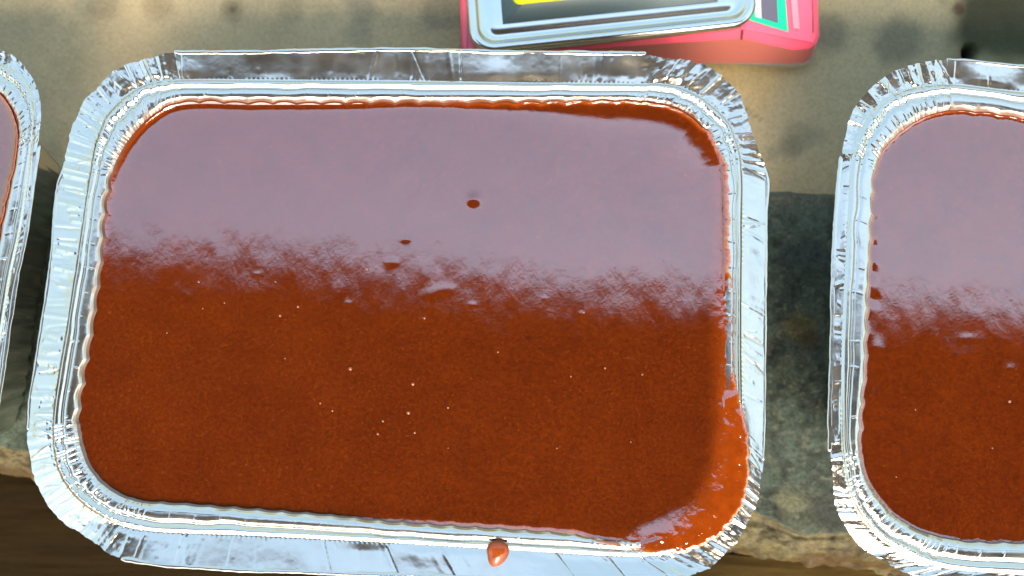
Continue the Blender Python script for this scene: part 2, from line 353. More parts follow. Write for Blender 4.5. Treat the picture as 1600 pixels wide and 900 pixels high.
class Tray:
    def __init__(T, Oc, Bc, Sc, tilts, res=1.0, seed=1, over=None, z_in=-2.4, pleat=(.45, .5, .4, .7), wrk=(1, 1, 1, 1)):
        T.seed = seed; rg = np.random.default_rng(seed)
        T.counts = [int(c * res) for c in (560, 360, 380, 360, 560, 360, 380, 360)]
        T.O = dense(Oc, RIM - .0005, T.counts); T.B = dense(Bc, RIM, T.counts); T.S = dense(Sc, RIM - .0013, T.counts)
        T.n = n = sum(T.counts)
        T.seg = np.repeat(np.arange(8), T.counts); T.t = np.concatenate([np.arange(c) / c for c in T.counts])
        d = np.linalg.norm(np.roll(T.B, -1, 0) - T.B, axis=1) * 1000
        T.s = np.concatenate([[0], np.cumsum(d)[:-1]]); T.len = d.sum()
        # weights: corner-ness
        T.start = np.cumsum([0] + T.counts)
        cw = ((T.seg % 2) == 1).astype(float)
        k = int(14 * res); ker = np.hanning(2 * k + 1); ker /= ker.sum()
        pad = lambda a: np.concatenate([a[-k:], a, a[:k]])
        T.cw = np.convolve(pad(cw), ker, 'valid')
        tk = np.array(tilts); tilt = np.interp(T.seg + T.t, tk[:, 0], tk[:, 1])
        k2 = int(60 * res); ker2 = np.hanning(2 * k2 + 1); ker2 /= ker2.sum()
        T.tilt = np.convolve(np.concatenate([tilt[-k2:], tilt, tilt[:k2]]), ker2, 'valid')
        tn = np.roll(T.S, -3, 0) - np.roll(T.S, 3, 0); tn /= np.linalg.norm(tn, axis=1)[:, None]
        T.nout = np.stack([-tn[:, 1], tn[:, 0]], 1)           # clockwise curve -> left side is outside
        T.ctr = T.S.mean(0)
        T.seglen = [T.s[T.start[k + 1] - 1] - T.s[T.start[k]] for k in range(8)]
        # scallops of the inner wall on the straights
        cs = 1 - T.cw
        T.scal = cs * (.58 * np.interp(T.seg, [0, 1, 2, 3, 4, 5, 6, 7], [.75, .75, .8, .5, .5, .5, 1, 1]) * (1 + .45 * noise(T.s / 9, T.s * 0, seed + 41)) * np.abs(np.sin(math.pi * T.s / 6.6)) - .3) + T.cw * .10 * noise(T.s / 2.1, T.s * 0, seed + 5)
        T.w0 = sstep(.2, 2.5, np.minimum(T.s, T.len - T.s)); T.scal *= .001 * T.w0
        # creases
        VV = np.concatenate([UU, 1 + np.linspace(0, 1, 30)[1:]])
        T.rho = VV; Hh = np.zeros((len(VV), n))
        def crease(s0, k_, w_, amp, ra, rb, rm):
            ds = T.s[None] - s0 - k_ * (VV[:, None] - rm)
            ds = (ds + T.len / 2) % T.len - T.len / 2
            win = sstep(ra - .06, ra + .06, VV) * sstep(rb + .06, rb - .06, VV)
            h = np.maximum(0, 1 - np.abs(ds) / w_)
            return amp * h * win[:, None]
        for ci in (1, 3, 5, 7):
            a = T.s[T.start[ci]]; L_ = T.seglen[ci]; pk = pleat[ci // 2]
            p = a - 3.0
            while p < a + L_ + 2.5:                       # flange pleats
                wd = rg.uniform(.35, 1.5)
                Hh += crease(p, rg.normal(0, .5), wd, pk * rg.choice([.08, .2, .45], p=[.35, .4, .25]) * rg.uniform(.7, 1.3) * rg.choice([1, 1, -1]), rg.uniform(.92, 1.25), 2.2, 1.0)
                if rg.random() < .35: Hh += crease(p + rg.uniform(-.5, .5), rg.normal(0, 2.2), rg.uniform(.25, .5), pk * rg.uniform(.1, .3), rg.uniform(1, 1.3), rg.uniform(1.5, 2.1), 1.3)
                p += rg.uniform(.6, 2.4)
            p = a - 1.0
            while p < a + L_ + 1:                         # bead crimps
                Hh += crease(p, rg.normal(0, .45), rg.uniform(.22, .5), (.3 + pk) * rg.uniform(.03, .22) * rg.choice([1, -1]), .55, 1.08, .8)
                p += rg.uniform(.5, 1.9)
            p = a - 1.0
            while p < a + L_ + 1:                         # crimps of the inner shoulder
                Hh += crease(p, rg.normal(0, .9), rg.uniform(.25, .6), (.3 + pk) * rg.uniform(.05, .26) * rg.choice([1, -1]), -.2, rg.uniform(.38, .55), .2)
                p += rg.uniform(.7, 2.5)
        for k_, ci in enumerate((0, 2, 4, 6)):
            a = T.s[T.start[ci]]; L_ = T.seglen[ci]
            p = a + 2
            while p < a + L_ - 1:                         # regular press marks across the beads
                if rg.random() < .8:
                    Hh += crease(p + rg.normal(0, .2), rg.normal(.3, .5), .22, rg.uniform(.06, .16), rg.uniform(.1, .4), rg.uniform(.5, .72), .5)
                p += 6.6
            nn = int(L_ / 7 * (1 + 2.2 * wrk[k_]))
            for _ in range(nn):                           # wrinkles of the flange
                Hh += crease(a + rg.uniform(0, L_), rg.normal(0, .8), rg.uniform(.25, 1.3), rg.uniform(.02, .11) * wrk[k_] * rg.choice([1, -1]), rg.uniform(.95, 1.3), rg.uniform(1.4, 2.1), 1.2)
        for ci in (0, 2, 4, 6):                           # a few sharp folds right across the flange
            a = T.s[T.start[ci]]; L_ = T.seglen[ci]
            for _ in range(int(L_ / 14)):
                Hh += crease(a + rg.uniform(2, L_ - 2), rg.normal(0, 1.2), rg.uniform(.3, .9), rg.uniform(.08, .2) * rg.choice([1, -1]), rg.uniform(.98, 1.2), 2.1, 1.5)
        S2 = np.broadcast_to(T.s[None], Hh.shape); R2 = np.broadcast_to(VV[:, None], Hh.shape)
        fl = sstep(1.0, 1.35, R2)
        Hh += fl * (.24 * noise(S2 / 12, R2 * .9, seed + 1) + .045 * noise(S2 / 3.5, R2 * 1.4, seed + 2)) * (1 + .5 * T.cw[None])
        Hh += (.015 + .06 * T.cw[None]) * fbm(S2 / 1.5, R2 * 5, seed + 3, 3)
        Hh += .03 * noise(S2 / 12, R2 * 3, seed + 8)
        dots = np.exp(-((R2 - 1.03) / .05) ** 2) * (1 - T.cw[None]) * .05 * np.sin(S2 * 2 * math.pi / 1.25) * (noise(S2 / 8, R2 * 0, seed + 9) > -.3)
        T.H = Hh + dots
        # outer edge, ragged at the corners
        rag = T.cw * (.022 * noise(T.s / .9, T.s * 0, seed + 11) + .04 * np.maximum(0, noise(T.s / 2.6, T.s * 0, seed + 12)) - .02)
        T.Ored = T.B + (T.O - T.B) * (1 + rag - (1 - T.cw) * .10)[:, None]
        # a slow sideways wander of the bead lines
        T.wander = (.05 * noise(T.s / 6, T.s * 0, seed + 14) + .05 * T.cw * noise(T.s / 1.6, T.s * 0, seed + 15))
        T.wall_taper = .30
    def xy(T, i_rho):
        """ring position"""
        r = T.rho[i_rho]
        if r <= 1:
            rr = np.clip(r + T.wander * math.sin(math.pi * r), 0, 1)[:, None]
            p = T.S + (T.B - T.S) * rr
            return p + T.nout * (T.scal * max(0, 1 - r / .22))[:, None]
        return T.B + (T.Ored - T.B) * (r - 1)
    def zr(T, i):
        r = T.rho[i]
        wd = np.linalg.norm(T.Ored - T.B, axis=1) * 1000
        base = smooth_profile(min(r, 1)) if r <= 1 else PZ[-1] + 0 * T.s
        z = base + T.H[i]
        if r > 1:
            z = z + (r - 1) * wd * np.tan(np.radians(T.tilt)) - .25 * sstep(1.8, 2, r)*0
        return RIM + z * .001
    def wall(T, z):
        """wall ring at absolute height z below the lip"""
        dep = np.maximum(0, (RIM - .00135) - z)
        sc_ = T.scal * (1 + .6 * np.minimum(1, dep / .006))
        return T.S + T.nout * (sc_ - dep * T.wall_taper)[:, None] if np.ndim(z) == 0 else T.S + T.nout * (sc_ - dep * T.wall_taper)[:, None]
    def build(T, label, group, base_z=.0012):
        c3 = np.array([T.ctr[0], T.ctr[1], base_z])
        root = empty('foil_tray', c3); tag(root, label, 'foil tray', group)
        rings = [np.column_stack([T.xy(i), T.zr(i)]) for i in range(len(T.rho))]
        o = mesh_np('rim', np.concatenate(rings), grid_quads(len(rings), T.n)[:, ::1], M_FOIL); local(o, root)
        sw = np.interp(T.seg + T.t, [0, .9, 1, 2, 2.4, 3, 4, 4.3, 5, 6, 7, 8], [.75, .8, 1, .9, .9, .9, .5, .2, .15, .3, .6, .75])
        stn = [np.clip(sstep(.22, .06, T.rho[i] + .10 * fbm(T.s / 2.3, T.s * 0 + T.rho[i] * 4, T.seed + 51, 3) + .12 * (1 - sw)) * sw * 1.2, 0, 1) for i in range(len(T.rho))]
        attr(o, 'stain', np.concatenate(stn))
        # side wall
        st = max(1, T.n // 1100); idx = np.arange(0, T.n, st)
        rings = [np.column_stack([T.xy(0), T.zr(0)])[idx]]
        for z in np.concatenate([[RIM - .0022, RIM - .0035], np.linspace(RIM - .006, base_z + .0045, 10)]):
            p = T.wall(z)[idx]; rings.append(np.column_stack([p, np.full(len(p), z)]))
        lastp = T.wall(base_z + .0045)
        for a in np.linspace(0, 90, 7)[1:]:
            p = lastp - T.nout * .0045 * (1 - math.cos(R(a)))
            z = base_z + .0045 * (1 - math.sin(R(a)))
            rings.append(np.column_stack([p[idx], np.full(len(idx), z)]))
        o = mesh_np('side_wall', np.concatenate(rings), grid_quads(len(rings), len(idx))[:, ::-1], M_FOIL); local(o, root)
        attr(o, 'stain', np.concatenate([np.clip((sw[idx] + .3) * (1 if k < 3 else 0), 0, 1) for k in range(len(rings))]))
        fl = rings[-1]
        rings = [c3 + (fl - c3) * f * np.array([1, 1, 0]) + np.array([0, 0, 0]) for f in (1, .8, .5, .2, .02)]
        for r_ in rings: r_[:, 2] = base_z
        o = mesh_np('base', np.concatenate(rings), grid_quads(len(rings), len(idx)), M_FOIL); local(o, root)
        # rolled hems along the straight sides
        edge = T.Ored
        zt = T.zr(len(T.rho) - 1)
        eo = T.O - T.B; eo /= np.linalg.norm(eo, axis=1)[:, None]
        rg = np.random.default_rng(T.seed + 77)
        for ci in (0, 2, 4, 6):
            i0 = T.start[ci] - int(.006 * T.counts[ci]); i1 = T.start[ci + 1] + int(.006 * T.counts[ci])
            ii = np.arange(i0, i1, 2) % T.n
            L_ = len(ii); e = edge[ii]; nn = eo[ii]; ln = np.arange(L_) / (L_ - 1)
            tap = np.minimum(1, np.minimum(ln, 1 - ln) / .012) ** .5
            kk = np.arange(12) / 12 * 2 * math.pi
            sm = np.convolve(np.pad(zt[ii], 20, 'edge'), np.ones(41) / 41, 'valid')
            wid = (.00048 + .00010 * noise(T.s[ii] / 5, T.s[ii] * 0, T.seed + 20)) * (.35 + .65 * tap)
            th = .00034 * (.4 + .6 * tap)
            vs = []
            wob = .00012 * noise(T.s[ii] / 7, T.s[ii] * 0, T.seed + 21) + .00006 * noise(T.s[ii] / 1.2, T.s[ii] * 0, T.seed + 22)
            tt = np.tan(np.radians(T.tilt[ii]))
            for a in kk:
                off = math.cos(a) * wid * 1.35 + .00032
                xy = e + nn * (off + wob)[:, None]
                vs.append(np.column_stack([xy, sm + off * tt + math.sin(a) * th - .00022]))
            vs = np.array(vs)                     # 12 x L
            V = vs.transpose(1, 0, 2).reshape(-1, 3)
            q = grid_quads(L_, 12)
            caps = [[0, 11 - 0, 10, 1], [1, 10, 9, 2], [2, 9, 8, 3], [3, 8, 7, 4], [4, 7, 6, 5]]
            b_ = (L_ - 1) * 12
            caps2 = [[b_ + x for x in c_][::-1] for c_ in caps]
            o = mesh_np('folded_edge', V, np.concatenate([q, caps, caps2]), M_FOIL); local(o, root)
        return root

def sauce(T, label, rho_over=None, z_lo=-2.4, z_hi=-1.5, slope_dir=(1, -1), feats=(), men=lambda T: (.35 + 0 * T.s, 1.0 + 0 * T.s), nr=210, res_step=2, z_over=-.02, thin_edge=None, lift=None, seed=3, bubbles=()):
    idx = np.arange(0, T.n, res_step); n = len(idx)
    ctr = T.ctr
    sd_ = np.array(slope_dir) / np.linalg.norm(slope_dir)
    ext = np.abs((T.S - ctr) @ sd_).max()
    def lvl(xy): return z_lo + (z_hi - z_lo) * sstep(-.1, 1.0, ((xy - ctr) @ sd_) / ext)
    ma, mw = men(T); ma = ma[idx]; mw = mw[idx]
    zb = lvl(T.S)
    zedge = RIM + (zb + .5 * men(T)[0]) * .001
    bd = T.wall(np.minimum(zedge, RIM - .00137))
    zfo = None
    if rho_over is not None:
        ro = rho_over(T)
        ro = ro + (ro > .05) * (.05 * noise(T.s / 1.7, T.s * 0, seed + 31) + .035 * noise(T.s / .6, T.s * 0, seed + 32))
        ro = np.clip(ro, 0, 1.9)
        XY = np.array([T.xy(i) for i in range(len(T.rho))]); ZZ = np.array([T.zr(i) for i in range(len(T.rho))])
        f = np.interp(ro, T.rho, np.arange(len(T.rho))); lo = np.floor(f).astype(int); fr_ = f - lo; hi = np.minimum(lo + 1, len(T.rho) - 1)
        ar = np.arange(T.n)
        p = XY[lo, ar] * (1 - fr_)[:, None] + XY[hi, ar] * fr_[:, None]
        zf = ZZ[lo, ar] * (1 - fr_) + ZZ[hi, ar] * fr_
        ow = sstep(.0, .12, ro)
        bd = bd * (1 - ow)[:, None] + p * ow[:, None]
        ow = ow[idx]; zf = zf[idx]
    else: ow = np.zeros(n); zf = np.full(n, RIM - .0014)
    oz = lift(T)[idx] if lift is not None else np.zeros(n)
    bd = bd[idx]; lip = T.S[idx]; no = T.nout[idx]
    r = 1 - (1 - np.linspace(0.012, 1, nr)) ** 1.25
    P = ctr + (bd - ctr)[None] * r[:, None, None]
    # signed distance to the lip, nearest station search near the same station
    flat = P.reshape(-1, 2); col_i = np.tile(np.arange(n), nr)
    lipd = np.full(len(flat), 1e9); near = np.zeros(len(flat), int)
    cs = np.arange(0, n, 6)
    for a in range(0, len(flat), 40000):
        dd = ((flat[a:a + 40000, None] - bd[cs][None]) ** 2).sum(-1)
        j = dd.argmin(1); near[a:a + 40000] = cs[j]; lipd[a:a + 40000] = np.sqrt(dd[np.arange(len(j)), j])
    # refine
    for dlt in (-3, -2, -1, 1, 2, 3):
        c_ = (near + dlt) % n; d2 = np.linalg.norm(flat - bd[c_], axis=1)
        m = d2 < lipd; lipd[m] = d2[m]; near[m] = c_[m]
    de = lipd * 1000                                            # mm to the sauce edge
    q = ((flat - lip[near]) * no[near]).sum(1) * 1000            # signed mm outside the lip
    z = lvl(flat)
    if lift is not None:
        LP = T.S[::8]; LN = T.nout[::8]; OZ = lift(T)[::8]; qd = np.zeros(len(flat)); qi = np.zeros(len(flat), int)
        o_ = np.zeros(len(flat))
        for a in range(0, len(flat), 20000):
            dd = ((flat[a:a + 20000, None, 0] - LP[None, :, 0]) ** 2 + (flat[a:a + 20000, None, 1] - LP[None, :, 1]) ** 2) * 1e6
            qi[a:a + 20000] = dd.argmin(1); wt = 1 / (dd + 4.0) ** 2; o_[a:a + 20000] = (wt @ OZ) / wt.sum(1)
        fi = qi * 8; bestd = np.full(len(flat), 1e9); bj = fi.copy()
        for dl in range(-9, 10):
            j_ = (fi + dl) % T.n; d2 = ((flat - T.S[j_]) ** 2).sum(1); m = d2 < bestd; bestd[m] = d2[m]; bj[m] = j_[m]
        tg = T.S[(bj + 1) % T.n] - T.S[(bj - 1) % T.n]; 
        vd = flat - T.S[bj]; vn = (vd * T.nout[bj]).sum(1); dist_ = np.sqrt(bestd)
        nq = np.where(dist_ > .0006, np.sign(vn) * dist_, vn)
        q = nq * 1000
    else: o_ = np.zeros(len(flat))
    ob = ow[near]
    a_ = ma[near]; w_ = mw[near]
    if lift is not None: dm = np.clip(-q, 0, None); a_ = men(T)[0][bj]; w_ = men(T)[1][bj]
    else: dm = de
    z = z + (1 - o_) * a_ * np.exp(-dm / w_)
    zo = z_over + 0 * z
    slow = .5 + .5 * noise(flat[:, 0] * 120, flat[:, 1] * 120, seed + 2)
    rise = sstep(-7.0, 4.0, q)
    z = z + o_ * (zo + .25 * slow - .1 - z) * rise
    edge_t = np.clip(1 - de / 1.3, 0, 1)
    zfl = (zf[near] - RIM) * 1000
    z = z - o_ * (z - zfl + .05) * (1 - np.sqrt(np.maximum(0, 1 - edge_t ** 2)))
    z = z + o_ * sstep(-3, 1.5, q) * .14 * fbm(flat[:, 0] * 600, flat[:, 1] * 420, seed + 4, 3) * sstep(0, 1, de)
    z = np.where((ob > .1) & (q > 0), np.maximum(z, zfl + .08 - 1.0 * np.exp(-np.clip(q, 0, 9) / .35)), z)
    z = z + .012 * fbm(flat[:, 0] * 90, flat[:, 1] * 90, seed + 6, 2)
    for (px, py, rx, ry, amp) in feats:
        c_ = unp(px, py, RIM - .0022)[:2]
        g_ = ((flat[:, 0] - c_[0]) * F / DIST / rx) ** 2 + ((flat[:, 1] - c_[1]) * F / DIST / ry) ** 2
        z = z + amp * np.exp(-g_)
    V = np.column_stack([flat, RIM + z * .001])
    base = V[:n].mean(0)
    V = np.concatenate([V, [base]])
    quads = grid_quads(nr, n)[:, ::1]
    tris = np.array([[nr * n, (i + 1) % n, i] for i in range(n)])
    # body of the sauce below its surface, just inside the walls
    low = []
    inn = (ctr - T.S[idx]); inn /= np.linalg.norm(inn, axis=1)[:, None]
    for zc in (RIM - .005, RIM - .02, .0075):
        p = T.wall(zc)[idx] - no * .0004; low.append(np.column_stack([p, np.full(n, zc)]))
    k0 = len(V); V = np.concatenate([V] + low)
    q2 = []
    last = (nr - 1) * n
    a = np.arange(n); b = (a + 1) % n
    q2.append(np.stack([last + a, last + b, k0 + b, k0 + a], 1))
    for k_ in range(2): q2.append(np.stack([k0 + k_ * n + a, k0 + k_ * n + b, k0 + (k_ + 1) * n + b, k0 + (k_ + 1) * n + a], 1))
    V = np.concatenate([V, [[ctr[0], ctr[1], .0075]]])
    tris = np.concatenate([tris, np.stack([k0 + 2 * n + a, k0 + 2 * n + b, np.full(n, len(V) - 1)], 1)])
    th = np.zeros(len(V))
    over_m = o_ * sstep(-4.2, 1.8, q)
    te = np.zeros(len(flat))
    if thin_edge is not None:
        tw, tm = thin_edge(T); te = tw[idx][near] * np.exp(-(de / tm) ** 2)
    th[:len(flat)] = np.clip(.5 * over_m * (.8 + .3 * fbm(flat[:, 0] * 500, flat[:, 1] * 500, seed + 9)) + te, 0, 1)
    root = empty('sauce', (ctr[0], ctr[1], .0075)); tag(root, label, 'sauce', 'orange-brown sauce filling the foil trays')
    o = mesh_np('sauce_surface', V, np.concatenate([quads] + q2), M_SAUCE, tris=tris); attr(o, 'thin', th); local(o, root)
    # bubbles
    for i, (px, py, rpx) in enumerate(bubbles):
        c_ = unp(px, py, RIM - .0022)[:2]; j = ((flat - c_) ** 2).sum(1).argmin(); zc = RIM + z[j] * .001
        rr_ = rpx * .85 * DIST / F
        vs = []
        for e in np.linspace(-10, 82, 6):
            for k_ in range(12):
                vs.append((c_[0] + rr_ * math.cos(R(e)) * math.cos(k_ * math.pi / 6), c_[1] + rr_ * math.cos(R(e)) * math.sin(k_ * math.pi / 6), zc + rr_ * .75 * math.sin(R(e))))
        b_ = mesh_np('bubble', np.array(vs), np.concatenate([grid_quads(6, 12), [[60, 61, 62, 63], [60, 63, 64, 71], [64, 65, 70, 71], [65, 66, 69, 70], [66, 67, 68, 69]]]), M_BUB); local(b_, root)
    return root
def m_bub():
    t = NT('bubble_skin'); return t.set(Base_Color=(.20, .05, .01), Roughness=.04, IOR=1.5, Specular_IOR_Level=.9)
M_BUB = m_bub()

# --- main tray (outlines measured on the rim plane)
O1 = [[(276, 84), (420, 81), (600, 78), (800, 81), (920, 83)],
      [(1008, 86), (1036, 94), (1064, 95), (1097, 104), (1124, 118), (1141, 134), (1152, 145), (1164, 173), (1171, 197), (1181, 225)],
      [(1198, 258), (1205, 275), (1205, 330), (1204, 430), (1203, 590), (1200, 680)],
      [(1196, 722), (1191, 745), (1186, 775), (1175, 805), (1160, 832), (1150, 850), (1130, 868), (1110, 886)],
      [(1058, 899), (1000, 907), (800, 903), (600, 898), (500, 895), (400, 892), (253, 882)],
      [(192, 872), (170, 862), (153, 852), (117, 833), (100, 823), (82, 810), (63, 785), (50, 760), (42, 727)],
      [(35, 672), (35, 633), (42, 593), (53, 520), (63, 450), (72, 383), (80, 287)],
      [(95, 248), (101, 225), (105, 204), (115, 183), (131, 156), (155, 135), (181, 112), (208, 100), (240, 93)]]
B1 = [[(280, 124), (440, 125), (600, 126), (800, 129), (920, 130)],
      [(1000, 131), (1030, 130), (1061, 135), (1089, 147), (1116, 166), (1138, 188), (1150, 214)],
      [(1159, 250), (1160, 367), (1159, 500), (1160, 610)],
      [(1162, 690), (1161, 730), (1150, 780), (1130, 815), (1098, 842), (1060, 862)],
      [(1005, 869), (800, 859), (560, 845), (400, 837)],
      [(212, 827), (167, 813), (130, 790), (100, 757), (85, 722)],
      [(80, 667), (87, 600), (104, 500), (114, 433), (124, 367), (131, 320)],
      [(140, 262), (149, 218), (165, 180), (190, 153), (221, 133), (248, 126)]]
S1 = [[(272, 161), (400, 159), (600, 159), (800, 159), (920, 158)],
      [(985, 159), (1042, 167), (1075, 182), (1097, 203), (1113, 230)],
      [(1123, 258), (1127, 333), (1127, 427), (1127, 500), (1127, 600)],
      [(1125, 680), (1120, 722), (1105, 765), (1082, 800), (1050, 824), (1012, 840)],
      [(965, 843), (882, 834), (800, 829), (625, 818), (525, 809), (400, 799), (287, 791)],
      [(225, 786), (200, 780), (167, 763), (143, 737), (127, 703)],
      [(120, 662), (122, 627), (130, 583), (140, 517), (150, 450), (157, 400), (163, 333)],
      [(174, 272), (187, 241), (208, 209), (235, 182)]]
#        top  TR  right BR bottom BL left TL    (degrees, + = outer edge lifted)
T1 = Tray(O1, B1, S1, [(0, 11), (1.0, 11), (1.85, 10), (2.05, -15), (2.8, -15), (3.2, 3), (3.8, 3), (4.05, 14), (4.9, 14), (5.15, 3), (5.35, -9), (6, -12), (7, -10), (7.35, -3), (7.6, 9), (8, 11)], 1.0, 21, pleat=(.36, .32, .5, .65), wrk=(.5, .8, .45, 2.6))
GT = 'aluminium foil trays of sauce standing in a row'
T1.build('middle foil tray, wholly in view, its lower right corner flooded with orange sauce', GT)
def seg_curve(T, keys):
    """keys: (segment + t, value)"""
    k = np.array(keys); return np.interp(T.seg + T.t, k[:, 0], k[:, 1])
over1 = lambda T: seg_curve(T, [(0, 0), (1.6, 0), (1.85, .2), (2.0, .34), (2.12, .3), (2.2, .42), (2.3, .3), (2.36, .45), (2.40, .3), (2.43, .5), (2.6, .55), (2.78, .6), (2.86, .85), (2.91, 1.15), (3.0, 1.3), (3.3, 1.38), (3.55, 1.3), (3.8, 1.12), (3.95, .85), (4.03, .45), (4.08, 0), (8, 0)])
men1 = lambda T: (seg_curve(T, [(0, .8), (.35, .7), (.5, .3), (.6, .35), (.76, .7), (.95, 1.5), (1.7, 1.6), (1.95, 1.3), (2.1, .7), (2.2, .45), (2.35, .5), (5, .15), (6, .2), (7, .5), (8, .8)]),
                  seg_curve(T, [(0, .9), (.6, .9), (.78, 2.0), (.95, 3.8), (1.6, 4.2), (1.85, 3.2), (2.1, 1.8), (2.3, .9), (5, .7), (6, .8), (7, .8), (8, .9)]))
thin1 = lambda T: (seg_curve(T, [(0, .1), (.55, .12), (.8, .6), (1, .6), (1.8, .7), (2, .9), (2.4, .9), (2.5, .5), (3, .5), (3.9, .6), (4.05, 1), (4.35, .95), (4.5, .3), (4.6, 0), (6.5, 0), (7, .3), (8, .45)]),
                   .75)
feats = [(740, 311, 9, 9, .36), (634, 374, 7, 5, .08), (612, 410, 8, 6, .10), (690, 452, 17, 8, .05), (672, 460, 12, 8, .045), (543, 474, 6, 5, .035), (402, 428, 6, 4, .03),
         (738, 476, 6, 4, .03), (850, 466, 4, 3, .02), (908, 490, 4, 4, .025), (660, 500, 4, 4, .025), (668, 285, 4, 3, .02), (948, 258, 3, 3, .03), (1131, 768, 12, 9, .09)]
bub = [(547, 576, 3.6), (645, 600, 3.2), (638, 645, 3.4), (519, 642, 2), (500, 630, 2), (437, 493, 2.6), (465, 479, 2.4), (700, 637, 2), (598, 658, 2.4), (663, 497, 2.4), (573, 420, 2),
       (945, 575, 2.2), (778, 550, 1.8), (892, 588, 1.8), (1003, 585, 1.8), (912, 488, 2.2), (870, 700, 1.6), (310, 440, 2), (430, 440, 1.6), (350, 473, 1.6), (590, 678, 2.2), (648, 676, 2.2), (316, 482, 1.4), (260, 520, 1.5), (700, 700, 1.4), (985, 690, 1.4), (445, 560, 1.4)]
sauce(T1, 'glossy orange-brown sauce brimming over one corner of the middle foil tray', over1, -2.5, -1.5, (1, -.6), feats, men1, lift=lambda T: seg_curve(T, [(0, 0), (1.6, 0), (1.95, .3), (2.3, .45), (2.6, .75), (3, 1), (3.7, 1), (3.88, .75), (4.05, .25), (4.13, 0), (8, 0)]), thin_edge=thin1, bubbles=bub, seed=3, nr=260)

# --- right tray
def shift(L, dx, dy): return [(x + dx, y + dy) for x, y in L]
O2 = [[(1478, 94), (1600, 104), (1900, 116), (2180, 116)], shift(O1[1], 1262, 30), shift(O1[2], 1262, 30), shift(O1[3], 1262, 30),
      [(2320, 930), (2000, 935), (1700, 925), (1540, 914)],
      [(1420, 897), (1382, 878), (1348, 855), (1325, 825), (1308, 787), (1303, 745)],
      [(1299, 706), (1299, 636), (1301, 593), (1305, 411), (1312, 295)],
      [(1317, 240), (1323, 209), (1330, 180), (1343, 157), (1361, 137), (1381, 120), (1402, 109), (1434, 100)]]
B2 = [[(1485, 131), (1600, 143), (1900, 156), (2180, 158)], shift(B1[1], 1262, 30), shift(B1[2], 1262, 30), shift(B1[3], 1262, 30),
      [(2266, 898), (2000, 905), (1700, 900), (1600, 898)],
      [(1470, 886), (1410, 862), (1372, 836), (1343, 800), (1328, 765)],
      [(1318, 706), (1317, 636), (1317, 560), (1323, 411), (1329, 300)],
      [(1334, 240), (1346, 204), (1363, 176), (1389, 152), (1425, 137)]]
S2 = [[(1487, 172), (1547, 175), (1600, 184), (1900, 190), (2180, 190)], shift(S1[1], 1262, 30), shift(S1[2], 1262, 30), shift(S1[3], 1262, 30),
      [(2227, 868), (2000, 866), (1700, 858), (1600, 851)],
      [(1490, 845), (1424, 824), (1388, 797), (1362, 763), (1350, 738)],
      [(1343, 698), (1346, 650), (1351, 581), (1357, 449), (1363, 336)],
      [(1369, 263), (1379, 236), (1400, 212), (1427, 191), (1459, 177)]]
T2 = Tray(O2, B2, S2, [(0, 11), (1.9, 10), (2.1, -10), (3, 0), (4, 12), (4.8, 8), (5.3, -10), (6, -14), (7, -12), (7.4, 0), (7.7, 9), (8, 11)], .8, 52, wrk=(.5, 1, 1, 1))
T2.build('right-hand foil tray with neatly crimped corners, cut off at the right of the photo', GT)
men2 = lambda T: (seg_curve(T, [(0, .3), (5, .2), (6, .3), (8, .3)]), seg_curve(T, [(0, .8), (5, .6), (8, .8)]))
thin2 = lambda T: (seg_curve(T, [(0, .5), (5, .2), (6, .3), (7.0, .3), (7.5, .8), (8, .6)]), .5)
sauce(T2, 'orange-brown sauce with pale grey sky sheen in the right-hand foil tray', None, -2.1, -2.1, (1, 0),
      [(1577, 577, 10, 8, .07), (1577, 634, 6, 6, .07), (1510, 528, 14, 6, .03), (1370, 545, 12, 14, .12), (1364, 620, 10, 14, .16), (1368, 345, 6, 10, -.12), (1366, 385, 6, 10, -.12), (1365, 425, 6, 10, -.14), (1366, 468, 8, 10, -.14)],
      men2, thin_edge=thin2, bubbles=[(1577, 627, 3), (1430, 640, 1.5), (1550, 700, 1.5), (1400, 745, 1.4)], seed=40, nr=190, res_step=2)

# --- left tray
def rotL(L, dx, dy):
    out = []
    for x, y in L: out.append((x + dx - .10 * (y - 200), y + dy))
    return out
DX, DY = -1150, -12
O3 = [rotL(O1[0], DX + 10, DY), [(-140, 78), (-90, 73), (-45, 72), (-15, 74), (5, 79), (27, 91), (41, 108), (54, 132), (62, 161), (63, 188), (60, 208)],
      [(57, 228), (48, 295), (37, 367), (23, 433), (12, 500), (3, 567), (-6, 640)],
      [(-14, 690), (-22, 730), (-45, 775), (-80, 810), (-120, 830)], rotL(O1[4], DX - 30, DY - 30), rotL(O1[5], DX, DY), rotL(O1[6], DX, DY), rotL(O1[7], DX, DY)]
B3 = [rotL(B1[0], DX + 10, DY), [(-140, 112), (-90, 103), (-45, 98), (-15, 97), (8, 102), (26, 114), (40, 131), (49, 155), (53, 185), (51, 208)],
      [(48, 232), (40, 295), (28, 367), (14, 433), (3, 500), (-7, 567), (-17, 640)],
      [(-27, 685), (-42, 728), (-65, 765), (-95, 790), (-135, 805)], rotL(B1[4], DX - 30, DY - 30), rotL(B1[5], DX, DY), rotL(B1[6], DX, DY), rotL(B1[7], DX, DY)]
S3 = [rotL(S1[0], DX + 10, DY), [(-140, 140), (-90, 132), (-45, 131), (-18, 136), (0, 146), (13, 161), (22, 178), (28, 200), (29, 225)],
      [(25, 255), (15, 300), (2, 360), (-12, 433), (-23, 500), (-33, 567), (-44, 630)],
      [(-55, 670), (-70, 710), (-90, 740), (-115, 760), (-150, 772)], rotL(S1[4], DX - 30, DY - 30), rotL(S1[5], DX, DY), rotL(S1[6], DX, DY), rotL(S1[7], DX, DY)]
